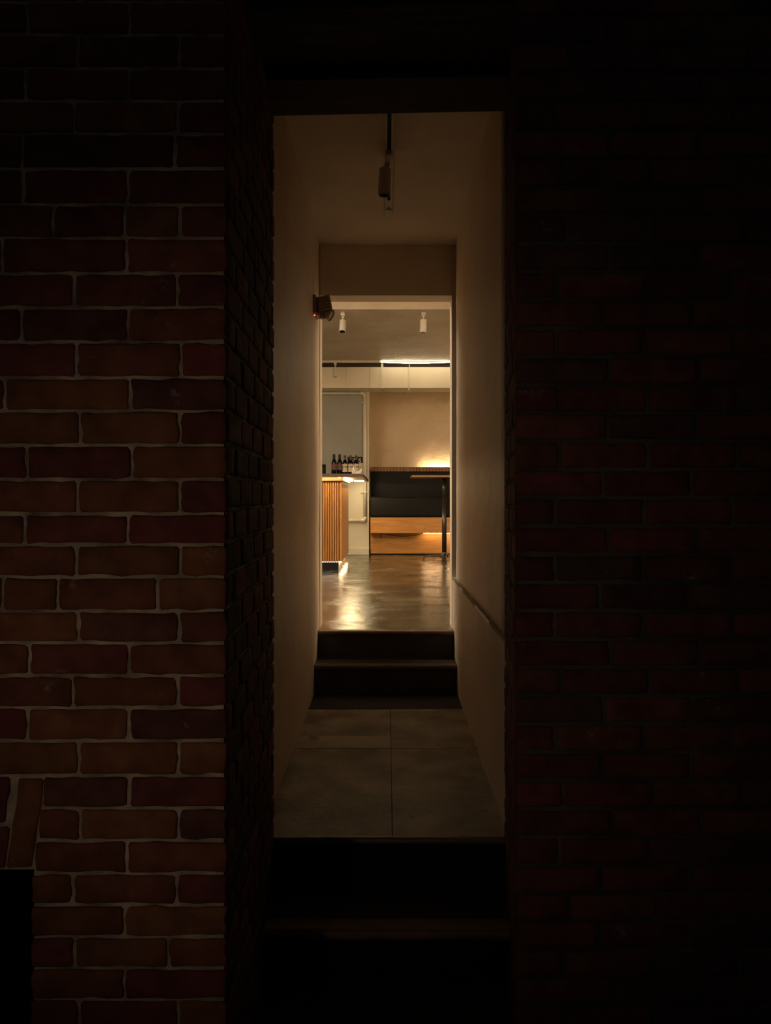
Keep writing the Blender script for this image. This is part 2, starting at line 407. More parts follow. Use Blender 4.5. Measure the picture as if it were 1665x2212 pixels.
# stone landing
J = .0009; xj = .0195; y0l, ya, yb_, y1l = 2.668, 3.61, 3.80, 4.29
fl = struct('floor_landing', B(-.46, .46, y0l, 4.64, -.52, -.006), M['black'], 'worn stone slab landing between the brick opening and the inner steps')
bm = bmesh.new()
box(bm, -.44, xj-J, y0l+.004, ya-J, -.02, 0); box(bm, xj+J, .44, y0l+.004, ya-J, -.02, -.0008)
box(bm, -.44, xj-J, yb_+J, y1l, -.02, -.0015); box(bm, xj+J, .44, ya+J, y1l, -.02, .0003, mi=0)
box(bm, -.44, xj-J, ya+J, yb_-J, -.02, .0015, mi=1)
obj('stone_slabs', bm, [M['stone'], M['stone_b']], fl, bev=.0012)
bm = bmesh.new(); nosing(bm, y0l-.004, .001, -.40, .41, .011, flat=.008); obj('nosing', bm, M['nosing'], fl)
obj('dark_strip', B(-.44, .44, 4.29, 4.64, -.02, .002), M['step'], fl)
step('stair_step', 4.625, 4.88, .170, -.02, XLc-.02, XRc+.03, 'dark inner step, lower of the two at the corridor end')
FLZ = ZR(-.813)
step('stair_step', 4.848, 5.14, FLZ, -.02, XLc-.02, XRc+.03, 'dark inner step at the edge of the shiny concrete floor', r=.014, tread='concrete')

# ------------------------------------------------------------------ corridor shell
def wavy_wall(name, x, y0, y1, z0, z1, thick, label, amp=.004, mat='corridor', seed=0):
    """box wall whose corridor face is gently uneven; thick<0 goes left"""
    bm = bmesh.new(); ny, nz = 36, 40; g = []
    for j in range(nz+1):
        row = []
        for i in range(ny+1):
            y = y0+(y1-y0)*i/ny; z = z0+(z1-z0)*j/nz
            w = amp*noise.noise((y*2.2+seed, z*1.8, seed)) + amp*.4*noise.noise((y*9, z*9+seed, 5))
            row.append(bm.verts.new((x+w, y, z)))
        g.append(row)
    for j in range(nz):
        for i in range(ny): bm.faces.new((g[j][i], g[j][i+1], g[j+1][i+1], g[j+1][i]))
    ring = g[0][:] + [g[j][ny] for j in range(1, nz+1)] + g[nz][ny-1::-1] + [g[j][0] for j in range(nz-1, 0, -1)]
    back = [bm.verts.new((x+thick, v.co.y, v.co.z)) for v in ring]
    for i in range(len(ring)):
        j = (i+1) % len(ring); bm.faces.new((ring[i], ring[j], back[j], back[i]))
    bm.faces.new(back)
    return struct(name, bm, M[mat], label, smooth=False)
def sm(o):
    for p in o.data.polygons: p.use_smooth = len(p.vertices) == 4
    return o
wcl = sm(wavy_wall('wall_corridor_left', XLc, 2.655, 4.975, -.05, 2.80, -.22, 'plain plastered left wall of the corridor'))
LED_Z = ZR(-.493)
wcr = sm(wavy_wall('wall_corridor_right', XRc+.012, 2.78, 4.845, LED_Z-.03, 2.80, .2, 'plain plastered right wall of the corridor', seed=11, amp=.003))
sm(wavy_wall('wall_corridor_right_base', XRc-.003, 2.655, 4.975, -.05, LED_Z, .24, 'thicker rough lower part of the right corridor wall with a narrow ledge', seed=23, amp=.005))
M['ledge_patchy'] = noisy('dark_patchy_ledge', (.28,.23,.175), (.46,.38,.30), scale=14, rough=.9, bs=.5, detail=8)  # patchy tone, a little darker than the wall
bm = bmesh.new()
for k in range(80):
    y0 = 2.66 + k*.0285; box(bm, XRc-.004-.002*noise.noise((y0*7,0,0)), XRc+.013, y0, y0+.0287, LED_Z-.012-.006*abs(noise.noise((y0*9,1,0))), LED_Z+.001)
struct('trim_4', bm, M['ledge_patchy'], 'slightly darker narrow ledge along the right corridor wall')
struct('wall_corridor_right_groove', B(XRc+.045, .66, 4.84, 4.975, LED_Z, 2.80), M['riser'], 'dark vertical gap at the end of the right corridor wall')
struct('wall_corridor_right_return', B(XRc+.012, .66, 2.655, 2.79, LED_Z, 2.80), M['corridor'])
tag(obj('corner_bead', B(XRc+.004, XRc+.020, 2.815, 2.885, ZR(-.585), ZR(1.6)), M['bead']), 'grey metal corner strip on the near edge of the right corridor wall', 'corner strip')
struct('ceiling_corridor', B(-.66, .66, 2.655, 4.975, ZR(1.605), 2.95), M['corridor'], 'low plastered corridor ceiling')
struct('ceiling_corridor_front', B(-.66, .66, 2.60, 2.66, ZR(1.45), 2.95), M['riser'])
# room side wall with the doorway (header over it)
bm = bmesh.new()
box(bm, -3.6, -.420, 4.97, 5.125, -.6, 3.5); box(bm, .4125, 4.2, 4.97, 5.125, -.6, 3.5); box(bm, -.420, .4125, 4.965, 5.125, ZR(1.284), 3.5)
struct('wall_front', bm, M['corridor'], 'plastered wall and header around the doorway at the end of the corridor')

# ------------------------------------------------------------------ bar room shell
RX0, RX1 = -3.5, 4.1
struct('floor', B(RX0, RX1, 5.05, 12.3, FLZ-.1, FLZ), M['concrete'], 'shiny sealed concrete floor of the bar room')
bm = bmesh.new()
box(bm, RX0, RX1, 7.88, 11.0, ZR(1.90), ZR(2.4)); box(bm, RX0, RX1, 5.1, 7.9, ZR(2.12), ZR(2.4)); box(bm, RX0, RX1, 10.98, 12.4, ZR(2.20), ZR(2.4))
struct('ceiling', bm, M['ceil'], 'patchy plastered bar room ceiling with a dropped beam edge')
struct('wall_side_left', B(RX0-.2, RX0, 5.0, 12.4, -.6, 3.6), M['room_wall'])
struct('wall_side_right', B(RX1, RX1+.2, 5.0, 12.4, -.6, 3.6), M['room_wall'])
XC = -.257
struct('wall_back_left', B(RX0, XC, 11.5, 12.4, -.6, 3.6), M['white_wall'], 'pale painted wall behind the bar with a pipe on it', bev=.004)
# textured back wall behind the banquette
bm = bmesh.new(); nx, nz = 150, 110; g = []
for j in range(nz+1):
    row = []
    for i in range(nx+1):
        x = XC-.02 + (RX1-XC+.02)*i/nx; z = FLZ + (3.3-FLZ)*j/nz
        w = .010*noise.noise((x*2.5, z*2.5, 1)) + .006*noise.noise((x*9, z*12, 2)) * max(0, min(1, (x-.1)*1.6))
        row.append(bm.verts.new((x, 12.1+w, z)))
    g.append(row)
for j in range(nz):
    for i in range(nx): bm.faces.new((g[j][i], g[j][i+1], g[j+1][i+1], g[j+1][i]))
struct('wall_back_right', bm, M['room_wall'], 'rough trowelled back wall above the banquette', smooth=True)
struct('wall_back_fill', B(XC, RX1, 12.14, 12.4, -.6, 3.6), M['room_wall'])
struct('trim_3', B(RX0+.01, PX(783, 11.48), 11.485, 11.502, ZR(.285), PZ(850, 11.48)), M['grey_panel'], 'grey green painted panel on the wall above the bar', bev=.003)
struct('baseboard_back', B(-.75, XC+.002, 11.472, 11.51, FLZ, ZR(-.715)), M['white_wall'], 'low painted skirting under the pale wall', bev=.004)
struct('trim_2', B(XC+.002, XC+.022, 11.455, 11.53, FLZ, ZR(-.735)), M['black'], 'small black end piece at the wall corner by the banquette')

struct('wall_back_shade_band', B(RX0+.01, RX1-.01, 11.42, 11.46, ZR(1.87), ZR(2.2)), M['gap_shade'], 'brown band painted in for the shade between the duct and the ceiling')
# ------------------------------------------------------------------ duct and its hangers
DD = 11.07
t = thing('air_duct', 'long cream painted rectangular duct under the ceiling over the banquette', 'duct', (0, DD, ZR(1.563)))
zb_, zt_ = 0, .293
for a, b_ in ((RX0+.01, -.5725), (-.571, -.2435), (-.242, -.0685), (-.067, .2985), (.300, 1.6), (1.604, RX1-.01)):
    obj('duct_section', B(a, b_, 0, .43, zb_, zt_), M['duct'], t, bev=.003)
bm = bmesh.new(); box(bm, -.078, -.048, -.012, .0, -.004, .40)
for z in (.02, .275): lathe(bm, [(0,0),(.004,0),(.004,.004),(0,.005)], 8, origin=(-.063, -.012, z))
obj('strap', bm, M['duct'], t)
bm = bmesh.new(); tube(bm, [(-.063, .15, -.03), (-.063, .15, .0)], .006, 8); obj('bolt', bm, M['grey_metal'], t)
bm = bmesh.new(); tube(bm, [(.318, -.012, -.012), (.318, -.012, .34)], .004, 8); box(bm, .296, .324, -.02, .02, -.03, -.002); box(bm, .296, .324, -.02, .45, -.012, -.002)
obj('hanger', bm, M['duct'], t)

# ------------------------------------------------------------------ pipe on the pale wall
t = thing('water_pipe', 'cream painted pipe running down the pale wall and turning left behind the bar', 'pipe', (0, 11.44, 0))
xp = PX(788, 11.44); zt1 = PZ(853, 11.44); zl = PZ(1124, 11.44)
bm = bmesh.new(); tube(bm, [(-1.2, 0, PZ(851,11.44)+.01), (xp-.07, 0, PZ(851,11.44)+.01)], .018, 14); obj('pipe', bm, M['paint_pipe'], t, smooth=True)
bm = bmesh.new(); tube(bm, [(xp-.07,0,PZ(851,11.44)+.01)] + [(xp-.055+.055*math.sin(a*math.pi/12), 0, PZ(851,11.44)+.01-.055+.055*math.cos(a*math.pi/12)) for a in range(1,7)], .023, 14); obj('elbow', bm, M['paint_pipe'], t, smooth=True)
bm = bmesh.new(); tube(bm, [(xp, 0, PZ(851,11.44)-.045), (xp, 0, zl+.03)], .021, 16); obj('pipe', bm, M['paint_pipe'], t, smooth=True)
bm = bmesh.new(); tube(bm, [(xp, 0, zl+.045)] + [(xp-.035+.035*math.cos(a*math.pi/12), 0, zl+.035-.035*math.sin(a*math.pi/12)) for a in range(0,7)] + [(xp-.06, 0, zl)], .027, 14); obj('elbow', bm, M['paint_pipe'], t, smooth=True)
bm = bmesh.new(); tube(bm, [(xp-.05, 0, zl), (-1.2, 0, zl)], .021, 16); obj('pipe', bm, M['paint_pipe'], t, smooth=True)
for yy in (870, 1063):
    z = PZ(yy, 11.44); bm = bmesh.new(); lathe(bm, [(.021,-.009),(.027,-.009),(.027,.009),(.021,.009)], 18, origin=(xp,0,z)); box(bm, xp-.05, xp+.045, .02, .055, z-.008, z+.008)
    box(bm, xp-.056, xp-.040, -.004, .03, z-.008, z+.006)
    obj('clip', bm, M['paint_pipe'], t)

# ------------------------------------------------------------------ bar counter
BX, BY0, BY1 = -.512, 8.95, 10.58
BXL = -2.6
t = thing('bar_counter', 'oak bar counter with vertical half-round ribs and a black plinth', 'bar counter', (0, BY0, FLZ))
zc0, zc1 = ZR(-.709)-FLZ, ZR(.208)-FLZ
obj('body', B(BXL, BX-.012, .031, BY1-BY0-.001, zc0, zc1-.003), M['oak'], t)
obj('side_panel', B(BX-.012, BX, .0, BY1-BY0, zc0-.010, zc1-.003), M['oak'], t, bev=.002)
bm = bmesh.new(); pitch = .0268; x = BX-.002; prof = []
while x > BXL:
    prof.append((x - pitch/2 + .0104, .030))
    for k in range(9):
        a = math.pi*k/8; prof.append((x - pitch/2 + math.cos(a)*.0104, .016 - .0145*math.sin(a) ))
    prof.append((x - pitch/2 - .0104, .030))
    x -= pitch
a_ = [bm.verts.new((p[0], p[1], zc0)) for p in prof]; b2 = [bm.verts.new((p[0], p[1], zc1-.006)) for p in prof]
for i in range(len(prof)-1): bm.faces.new((a_[i], a_[i+1], b2[i+1], b2[i]))
obj('ribbed_cladding', bm, M['oak_v'], t, smooth=False)
for p in t.children[-1].data.polygons: p.use_smooth = False
bm = bmesh.new(); box(bm, BXL, BX+.020, -.050, BY1-BY0+.0, zc1-.002, zc1+.034)
obj('top_band', bm, M['oak'], t, bev=.0015)
obj('plinth', B(BXL, PX(731, 9.0), .05, BY1-BY0-.05, 0, zc0+.002), M['black'], t)
# pale skin on the plinth side paints in the glow of the foot strip
obj('plinth_lit_side', B(PX(731,9.0)-.0, PX(731,9.0)+.006, .05, BY1-BY0-.05, 0, zc0-.002), M['grey_panel'], t)
# countertop
t = thing('countertop', 'grey countertop slab overhanging the oak bar with wine bottles on it', 'countertop', (0, 8.75, ZR(.242)))
SX = -.2625; SL = 2.655
obj('slab', B(BXL, SX, 0, SL, .018, .040), M['laminate'], t, bev=.0015)
bm = bmesh.new(); box(bm, BXL, SX, 0.002, .018, 0, .018); obj('edge_lip', bm, M['oak_dark'], t)
obj('edge_lip', B(SX-.018, SX-.001, .018, SL, .006, .018), M['oak_dark'], t)
obj('support', B(BXL, BX-.04, .21, 1.80, 0.0005, .018), M['oak'], t)
TOPZ = ZR(.242)+.040

# LED strips
def led(name, label, x0, x1, y0, y1, z0, z1, mat='led', group='warm light strips', chan=None, bow=0):
    t = thing(name, label, 'light strip', ((x0+x1)/2, (y0+y1)/2, z0), group)
    hx, hy = (x1-x0)/2, (y1-y0)/2
    obj('diffuser', B(-hx, hx, -hy, hy, 0, z1-z0), M[mat], t)
    return t
M['led_slab'] = emis('led_slab', LC, 190)
M['led_wall'] = emis('led_wall', LC, 112)
M['led_base'] = emis('led_base', LC, 75)
M['led_lip'] = emis('led_lip', LC, 70)
M['led_ceil'] = emis('led_ceiling', (1.0,.80,.50), 31)
M['led_cove'] = emis('led_cove', (1.0,.78,.46), 92)
M['led_seat'] = emis('led_seat', LC, 40)
led('light_strip', 'warm light strip under the right side of the countertop', BX+.024, BX+.036, BY0+.02, 10.98, ZR(.2475), ZR(.2595), 'led_slab')
led('light_strip', 'warm light strip under the countertop close to the pale wall', -.46, SX-.06, 11.14, 11.155, ZR(.249), ZR(.2595), 'led_wall')
led('light_strip', 'warm light strip under the front lip of the countertop, over the ribbed oak', BXL+.1, BX+.02, 8.775, 8.785, ZR(.2495), ZR(.259), 'led_lip')
# dotted strip at the foot of the bar
t = thing('light_strip', 'row of small bright dots of light along the foot of the ribbed bar', 'light strip', (0, BY0, ZR(-.709)), 'warm light strips')
bm = bmesh.new(); x = BX - .004
for i in range(76):
    box(bm, x-.0055, x+.0055, -.004, .004, -.010, -.0035); x -= .0262
obj('light_dots', bm, M['led_dot'], t)
obj('tape', B(BXL, BX, -.004, .012, -.0035, -.001), M['white_metal'], t)
led('light_strip', 'warm light strip at the foot of the bar side, glowing on the concrete floor', BX-.019, BX-.013, BY0+.03, BY1-.02, ZR(-.714), ZR(-.7095), 'led_base')
# ceiling strip in front of the duct
t = thing('light_strip', 'long thin bright light line under the ceiling in front of the cream duct', 'light strip', (0, 10.86, ZR(1.885)), 'warm light strips')
bm = bmesh.new(); pts = []
x0c = PX(823, 10.86); n_ = 24
for i in range(n_+1):
    x = x0c + (3.9-x0c)*i/n_
    pts.append((x, 0, .004 - .012*math.sin(min(1, (x-x0c)/.95)*math.pi)))
tube(bm, pts, .0055, 8); obj('diffuser', bm, M['led_ceil'], t, smooth=True)
obj('channel', B(x0c, 3.9, -.012, .012, .0150, .0152+.0), M['white_metal'], t)
led('light_strip', 'bright light strip hidden behind the top ledge of the banquette', PX(912,12.06), 3.6, 12.0215, 12.0335, ZR(.452), ZR(.462), 'led_cove')
led('light_strip', 'light strip under the banquette seat behind the table leg', PX(914,11.46), 3.6, 11.42, 11.43, ZR(-.497), ZR(-.4905), 'led_seat')

# ------------------------------------------------------------------ ceiling rail and spotlights
t = thing('ceiling_rail', 'slim white lighting rail under the far ceiling left of the light line', 'lighting rail', (0, 10.80, ZR(1.872)))
obj('rail', B(-3.2, x0c-.02, -.018, .018, 0, .028), M['white_metal'], t, bev=.002)
t = thing('ceiling_rail', 'slotted white lighting rail on the corridor ceiling', 'lighting rail', (.0115, 0, ZR(1.605)))
bm = bmesh.new()
box(bm, -.018, -.009, 2.70, 4.30, -.020, 0); box(bm, .009, .018, 2.70, 4.30, -.020, 0); box(bm, -.018, .018, 2.70, 4.30, -.004, 0)
obj('rail', bm, M['white_metal'], t)
obj('slot', B(-.009, .009, 2.70, 4.30, -.007, -.0035), M['black'], t)
obj('end_box', B(-.019, .019, 4.30, 4.43, -.026, 0), M['white_metal'], t, bev=.002)
obj('slot_cover', B(-.0085, .0085, 4.20, 4.30, -.012, -.004), M['white_metal'], t)
def spotlight(label, loc, tilt=(0,0,0), R=.0325, L=.128, stem=.055, box_=(.03,.09,.028), off=(0,0), group='white cylinder ceiling spotlights', lens_in=.006):
    t = thing('spotlight', label, 'spotlight', loc, group)
    a, b_, c_ = box_
    obj('mounting_box', B(-a/2, a/2, -b_/2, b_/2, -c_, 0), M['white_metal'], t, bev=.002)
    bm = bmesh.new(); tube(bm, [(off[0]*.7, off[1], -c_), (off[0]*.7, off[1], -c_-stem)], .007, 10)
    box(bm, -.012+off[0]*.5, .012+off[0]*.5, -.008+off[1], .008+off[1], -c_-.012, -c_)
    obj('stem', bm, M['white_metal'], t, smooth=False)
    rot = Matrix.Rotation(tilt[0], 4, 'X') @ Matrix.Rotation(tilt[1], 4, 'Y')
    zt = -c_-stem+.006
    def place(bm): bmesh.ops.transform(bm, matrix=Matrix.Translation((off[0], off[1], zt)) @ rot, verts=bm.verts); return bm
    bm = bmesh.new(); lathe(bm, [(0,0),(R-.003,0),(R,-.003),(R,-L),(R-.002,-L-.001),(R-.0035,-L),(R-.0035,-L+.03)], 32)
    obj('lamp_body', place(bm), M['white_metal'], t, smooth=False)
    for p in t.children[-1].data.polygons: p.use_smooth = True
    t.children[-1].modifiers.new('es', 'EDGE_SPLIT').split_angle = .7
    bm = bmesh.new(); lathe(bm, [(R-.0034,-L+lens_in*0),(R-.0036,-L+.0005),(R*.45,-L+lens_in),(R*.2,-L+lens_in+.004),(0,-L+lens_in+.004)], 28)
    obj('lens', place(bm), M['dark_void'], t, smooth=True)
    return t
spotlight('dark lensed white spotlight hanging from the corridor ceiling rail', (.010, 3.66, ZR(1.588)), tilt=(-.10,.05,0), R=.0285, L=.125, stem=.030, off=(-.016, .02), box_=(.034,.16,.022))
spotlight('white spotlight beside the emergency light, its dark lens facing the doorway', (PX(740.5,8.05), 8.05, ZR(1.90)), tilt=(-.42,0.02,0), L=.135, stem=.052, box_=(.04,.1,.032))
spotlight('white spotlight near the right doorway edge, hanging straight down', (PX(914.5,8.05), 8.05, ZR(1.90)), tilt=(.04,.03,0), L=.13, stem=.045, box_=(.045,.09,.024))
spotlight('small far white spotlight in front of the left end of the duct', (PX(724,10.8), 10.8, ZR(1.872)), tilt=(.03,0,0), L=.122, stem=.05, box_=(.035,.09,.03))

# ------------------------------------------------------------------ emergency light on the left corridor wall
t = thing('emergency_light', 'twin-head emergency light unit with a red indicator on the left corridor wall', 'emergency light', (XLc, 4.62, ZR(1.122)))
rotb = Matrix.Rotation(math.radians(-11), 4, 'Y')
bm = bmesh.new(); box(bm, 0, .016, -.075, .10, -.045, .060); obj('back_plate', bm, M['grey_metal'], t, bev=.004)
M['unit'] = noisy('brownish_plastic', (.34,.26,.20), (.42,.32,.25), scale=14, rough=.55, bs=.1)
bm = bmesh.new(); box(bm, -.038, .042, -.04, .09, -.042, .042); bmesh.ops.transform(bm, matrix=Matrix.Translation((.058,0,.020)) @ rotb, verts=bm.verts)
obj('body', bm, M['unit'], t, bev=.005)
bm = bmesh.new()
for i in range(4):
    for j in range(4):
        lathe(bm, [(0,0),(.0045,0),(.0045,.003),(0,.003)], 10, origin=(0,0,0)) if False else None
        vs = box(bm, -.026+i*.018-.0028, -.026+i*.018+.0028, -.0405, -.039, -.029+j*.018-.0028, -.029+j*.018+.0028)
bmesh.ops.transform(bm, matrix=Matrix.Translation((.058,0,.020)) @ rotb, verts=bm.verts)
obj('grille', bm, M['step'], t)
bm = bmesh.new(); tube(bm, [(.045,.0,-.015), (.040,.0,-.062)], [.024,.022], 20); obj('lamp_socket', bm, M['unit'], t, smooth=False)
def head(name_parent, c, dirv, r):
    d_ = Vector(dirv).normalized(); c = Vector(c)
    bm = bmesh.new(); tube(bm, [c - d_*.050, c - d_*.030, c], [.016, .028, r], 24, cap=False)
    tube(bm, [c - d_*.052, c - d_*.048], [.006,.016], 16)
    o = obj('lamp_head', bm, M['unit'], name_parent, smooth=True)
    bm = bmesh.new(); tube(bm, [c - d_*.004, c + d_*.004], [r*1.02, r*1.02], 24, cap=False); tube(bm, [c - d_*.004, c + d_*.004], [r*.86, r*.86], 24, cap=False)
    obj('rim', bm, M['white_metal'], o, smooth=True)
    bm = bmesh.new(); tube(bm, [c - d_*.004, c - d_*.003], [r*.9, r*.86], 24)
    obj('reflector', bm, M['white_wall'], o, smooth=True)
head(t, (.098, .0, -.044), (.82, -.20, -.46), .034)
bm = bmesh.new(); box(bm, .002, .006, -.016, -.010, -.0465, -.045)
obj('indicator', bm, M['red_led'], t, smooth=True)

# ------------------------------------------------------------------ bottles
def bottle(label, loc, kind, h=.30, first=None):
    t = thing('wine_bottle', label, 'wine bottle', loc, 'wine bottles on the countertop')
    s = h/.30
    if kind == 'red': prof = [(0,0),(.0315,0),(.0340,.004),(.0340,.180*s),(.0305,.198*s),(.022,.220*s),(.0158,.240*s),(.0155,.285*s),(.0160,.288*s),(.0160,.300*s),(0,.300*s)]
    else: prof = [(0,0),(.0315,0),(.0340,.004),(.0340,.183*s),(.0300,.200*s),(.022,.220*s),(.0160,.240*s),(.0150,.270*s),(.0160,.288*s),(.0160,.296*s),(0,.298*s)]
    bm = bmesh.new(); lathe(bm, prof, 32); obj('glass_body', bm, M['glass'], t, smooth=True)
    a0, a1 = math.radians(-90-62), math.radians(-90+62)
    lo, hi = (.087, .159) if kind == 'red' else (.060, .163)
    bm = bmesh.new(); lathe(bm, [(.0346, lo), (.0346, hi)], 20, a0, a1); obj('paper_label', bm, M['label_red' if kind == 'red' else 'label_cream'], t, smooth=True)
    if kind == 'red':
        bm = bmesh.new(); lathe(bm, [(.0160,.235*s),(.0175,.26*s),(.0182,.298*s),(.0170,.302*s),(0,.3025*s)], 24); obj('capsule', bm, M['foil'], t, smooth=True)
    else:
        bm = bmesh.new(); lathe(bm, [(.0167,.286*s),(.0168,.299*s),(.0140,.3035*s),(0,.304*s)], 24); obj('cork_cap', bm, M['nosing'], t, smooth=True)
        bm = bmesh.new(); lathe(bm, [(.0180,.240*s),(.0165,.262*s),(.0160,.272*s)], 16, math.radians(-90-55), math.radians(-90+55)); obj('neck_label', bm, M['neck'], t, smooth=True)
    return t
M['neck'] = noisy('faded_neck_label', (.07,.045,.03), (.18,.11,.075), scale=40, rough=.7, bs=0)
DB = 10.0
for (x, kind, lab) in ((721.5,'red','dark wine bottle with a russet label, leftmost of the five'),
                       (733.5,'red','dark wine bottle with a russet label next to the first cream-labelled bottle'),
                       (745.0,'cream','wine bottle with a cream label, beside the russet-labelled pair'),
                       (757.0,'cream','cream-labelled wine bottle in the middle of the three cream-labelled ones'),
                       (769.5,'cream','cream-labelled wine bottle behind the crumpled paper, rightmost bottle')):
    bottle(lab, (PX(x, DB), DB, TOPZ), kind, h=.2866 if kind == 'red' else .2735)
# carton behind the bottles: black upper part with a pale S, cream lower part
DBX = 10.16
xa, xb = PX(750.5, DBX), PX(783, DBX)
t = thing('wine_carton', 'small black and cream carton with a pale letter S behind the bottles', 'carton', ((xa+xb)/2, DBX, TOPZ))
hw = (xb-xa)/2; zmid = PZ(1000.5, DBX)-TOPZ; ztop = PZ(987, DBX)-TOPZ
obj('lower_panel', B(-hw, hw, 0, .12, 0, zmid), M['paper'], t)
obj('upper_panel', B(-hw, hw, -.001, .121, zmid, ztop), M['black'], t)
cu = bpy.data.curves.new('letter', 'FONT'); cu.body = 'S'; cu.size = .078; cu.extrude = .0005; cu.align_x = 'CENTER'; cu.offset = .001
lo = bpy.data.objects.new('letter', cu); C.objects.link(lo); lo.parent = t; lo.rotation_euler = (math.pi/2, 0, 0)
lo.location = (PX(777.0, DBX) - (xa+xb)/2, -.0025, zmid+.005); cu.materials.append(M['white_ink'])
bpy.context.view_layer.update()
me = bpy.data.meshes.new_from_object(lo); l2 = bpy.data.objects.new('pale_letter', me); C.objects.link(l2)
l2.parent = t; l2.rotation_euler = lo.rotation_euler; l2.location = lo.location
bpy.data.objects.remove(lo)
if not me.materials: me.materials.append(M['white_ink'])
bm = bmesh.new(); xe = PX(764.5, DBX)-(xa+xb)/2
tube(bm, [(xe, -.002, zmid+.052)] + [(xe+.014*math.sin(a*math.pi/10)*(.5+.5*a/10 if a <= 10 else .5+.5*(20-a)/10), -.002, zmid+.034+.020*math.cos(a*math.pi/10)) for a in range(1, 20)] + [(xe, -.002, zmid+.052)], .0016, 6)
tube(bm, [(xe-.024,-.002,zmid+.045),(xe-.019,-.002,zmid+.028),(xe-.012,-.002,zmid+.018)], .0014, 6)
box(bm, xe-.018, xe+.018, -.003, -.001, zmid+.062, zmid+.066)
obj('emblem', bm, M['white_ink'], t)
# crumpled paper in front
t0 = (PX(771, 9.35), 9.35, TOPZ)
bm = bmesh.new()
def sheet(bm, pts, th=.0025, n=(0,1,0)):
    n = Vector(n)*th; a = [bm.verts.new(Vector(p)) for p in pts]; b_ = [bm.verts.new(Vector(p)+n) for p in pts]
    bm.faces.new(a); bm.faces.new(b_[::-1])
    for i in range(len(pts)): j = (i+1) % len(pts); bm.faces.new((a[i], b_[i], b_[j], a[j]))
sheet(bm, [(-.066,0,0),(-.030,-.004,0),(-.028,.004,.055),(-.034,.010,.108),(-.048,.012,.112),(-.058,.008,.070)])
sheet(bm, [(-.036,-.01,0),(.010,-.014,0),(.045,-.008,.030),(.064,.004,.066),(.050,.010,.086),(.020,.004,.052),(-.022,.002,.042)])
sheet(bm, [(.008,-.02,0),(.070,-.016,0),(.072,-.004,.020),(.050,.004,.032),(.030,.002,.018)])
sheet(bm, [(-.066,-.02,.001),(.070,-.02,.001),(.066,.05,.001),(-.060,.05,.001)], n=(0,0,1))
o = obj('crumpled_paper', bm, M['paper'], loc=t0, bev=.0008)
tag(o, 'crumpled cream paper lying on the countertop in front of the rightmost bottle', 'paper')
bm = bmesh.new(); lathe(bm, [(0,0),(.032,0),(.033,.003),(.033,.118),(.031,.121),(.033,.124),(.033,.140),(.030,.144),(0,.144)], 28)
o = obj('black_canister', bm, M['black'], loc=(PX(703.8,9.7)-.033, 9.7, TOPZ), smooth=True); tag(o, 'small black canister on the countertop at the left doorway edge', 'canister')
o.modifiers.new('es','EDGE_SPLIT').split_angle=.6

# ------------------------------------------------------------------ banquette
t = thing('banquette', 'long built-in banquette with black cushions on an oak base along the back wall', 'banquette', (0, 11.5, FLZ))
q0, q1 = XC+.022, 3.9
R_ = lambda r: ZR(r)-FLZ
obj('kick_panel', B(q0, q1, 0, .05, .018, R_(-.30)), M['oak'], t)
obj('toe_gap', B(q0, q1, .01, .05, 0, .018), M['black'], t)
obj('seat_base', B(q0, q1, -.165, .45, R_(-.490), R_(-.266)), M['oak'], t, bev=.002)
obj('base_lip', B(q0, q1, -.182, -.165, R_(-.490), R_(-.462)), M['oak'], t, bev=.0015)
def cushion(name, x0, x1, y0, y1, z0, z1, bev):
    o = obj(name, B(x0, x1, y0, y1, z0, z1), M['leather'], t)
    md = o.modifiers.new('bevel', 'BEVEL'); md.width = bev; md.segments = 6
    for p in o.data.polygons: p.use_smooth = True
    return o
cushion('seat_cushion', q0-.012, 1.75, -.182, .42, R_(-.264), R_(.033), .035)
cushion('seat_cushion', 1.755, q1, -.182, .42, R_(-.264), R_(.033), .035)
cushion('back_cushion', q0-.008, 1.75, .37, .49, R_(.02), R_(.414), .014)
cushion('back_cushion', 1.755, q1, .37, .49, R_(.02), R_(.414), .014)
obj('back_panel', B(q0, q1, .48, .52, .02, R_(.465)), M['oak_dark'], t)
bm = bmesh.new(); x = q0
while x < q1: box(bm, x, x+.043, .352, .36, R_(.416), R_(.468)); x += .049
obj('slatted_band', bm, M['oak_slat'], t, bev=.001)
obj('band_back', B(q0, q1, .36, .50, R_(.415), R_(.468)), M['black'], t)
obj('top_ledge', B(q0, q1, .345, .525, R_(.468), R_(.482)), M['oak_dark'], t, bev=.0015)
bm = bmesh.new(); xk = PX(822, 11.45); v = [bm.verts.new(p) for p in ((xk-.012,-.03,R_(-.49)),(xk+.012,-.03,R_(-.49)),(xk+.012,0,R_(-.57)),(xk-.002,0,R_(-.57)),(xk-.012,0,R_(-.49)),(xk+.012,0,R_(-.49)))]
bm.faces.new((v[0],v[1],v[2],v[3])); bm.faces.new((v[0],v[3],v[4])); bm.faces.new((v[1],v[5],v[2])); bm.faces.new((v[0],v[4],v[5],v[1])); bm.faces.new((v[4],v[3],v[2],v[5]))
obj('bracket', bm, M['oak_slat'], t)
bm = bmesh.new(); xs0, xs1 = PX(825, 11.40), PX(914, 11.40); pts = []
for i in range(21):
    s = i/20; pts.append((xs0+(xs1-xs0)*s, 11.42, ZR(-.498) - .042*math.sin(math.pi*s)**1.0))
tube(bm, pts, .0035, 8)
o = obj('cable', bm, M['cable'], smooth=True); tag(o, 'thin black cable sagging under the banquette seat', 'cable')

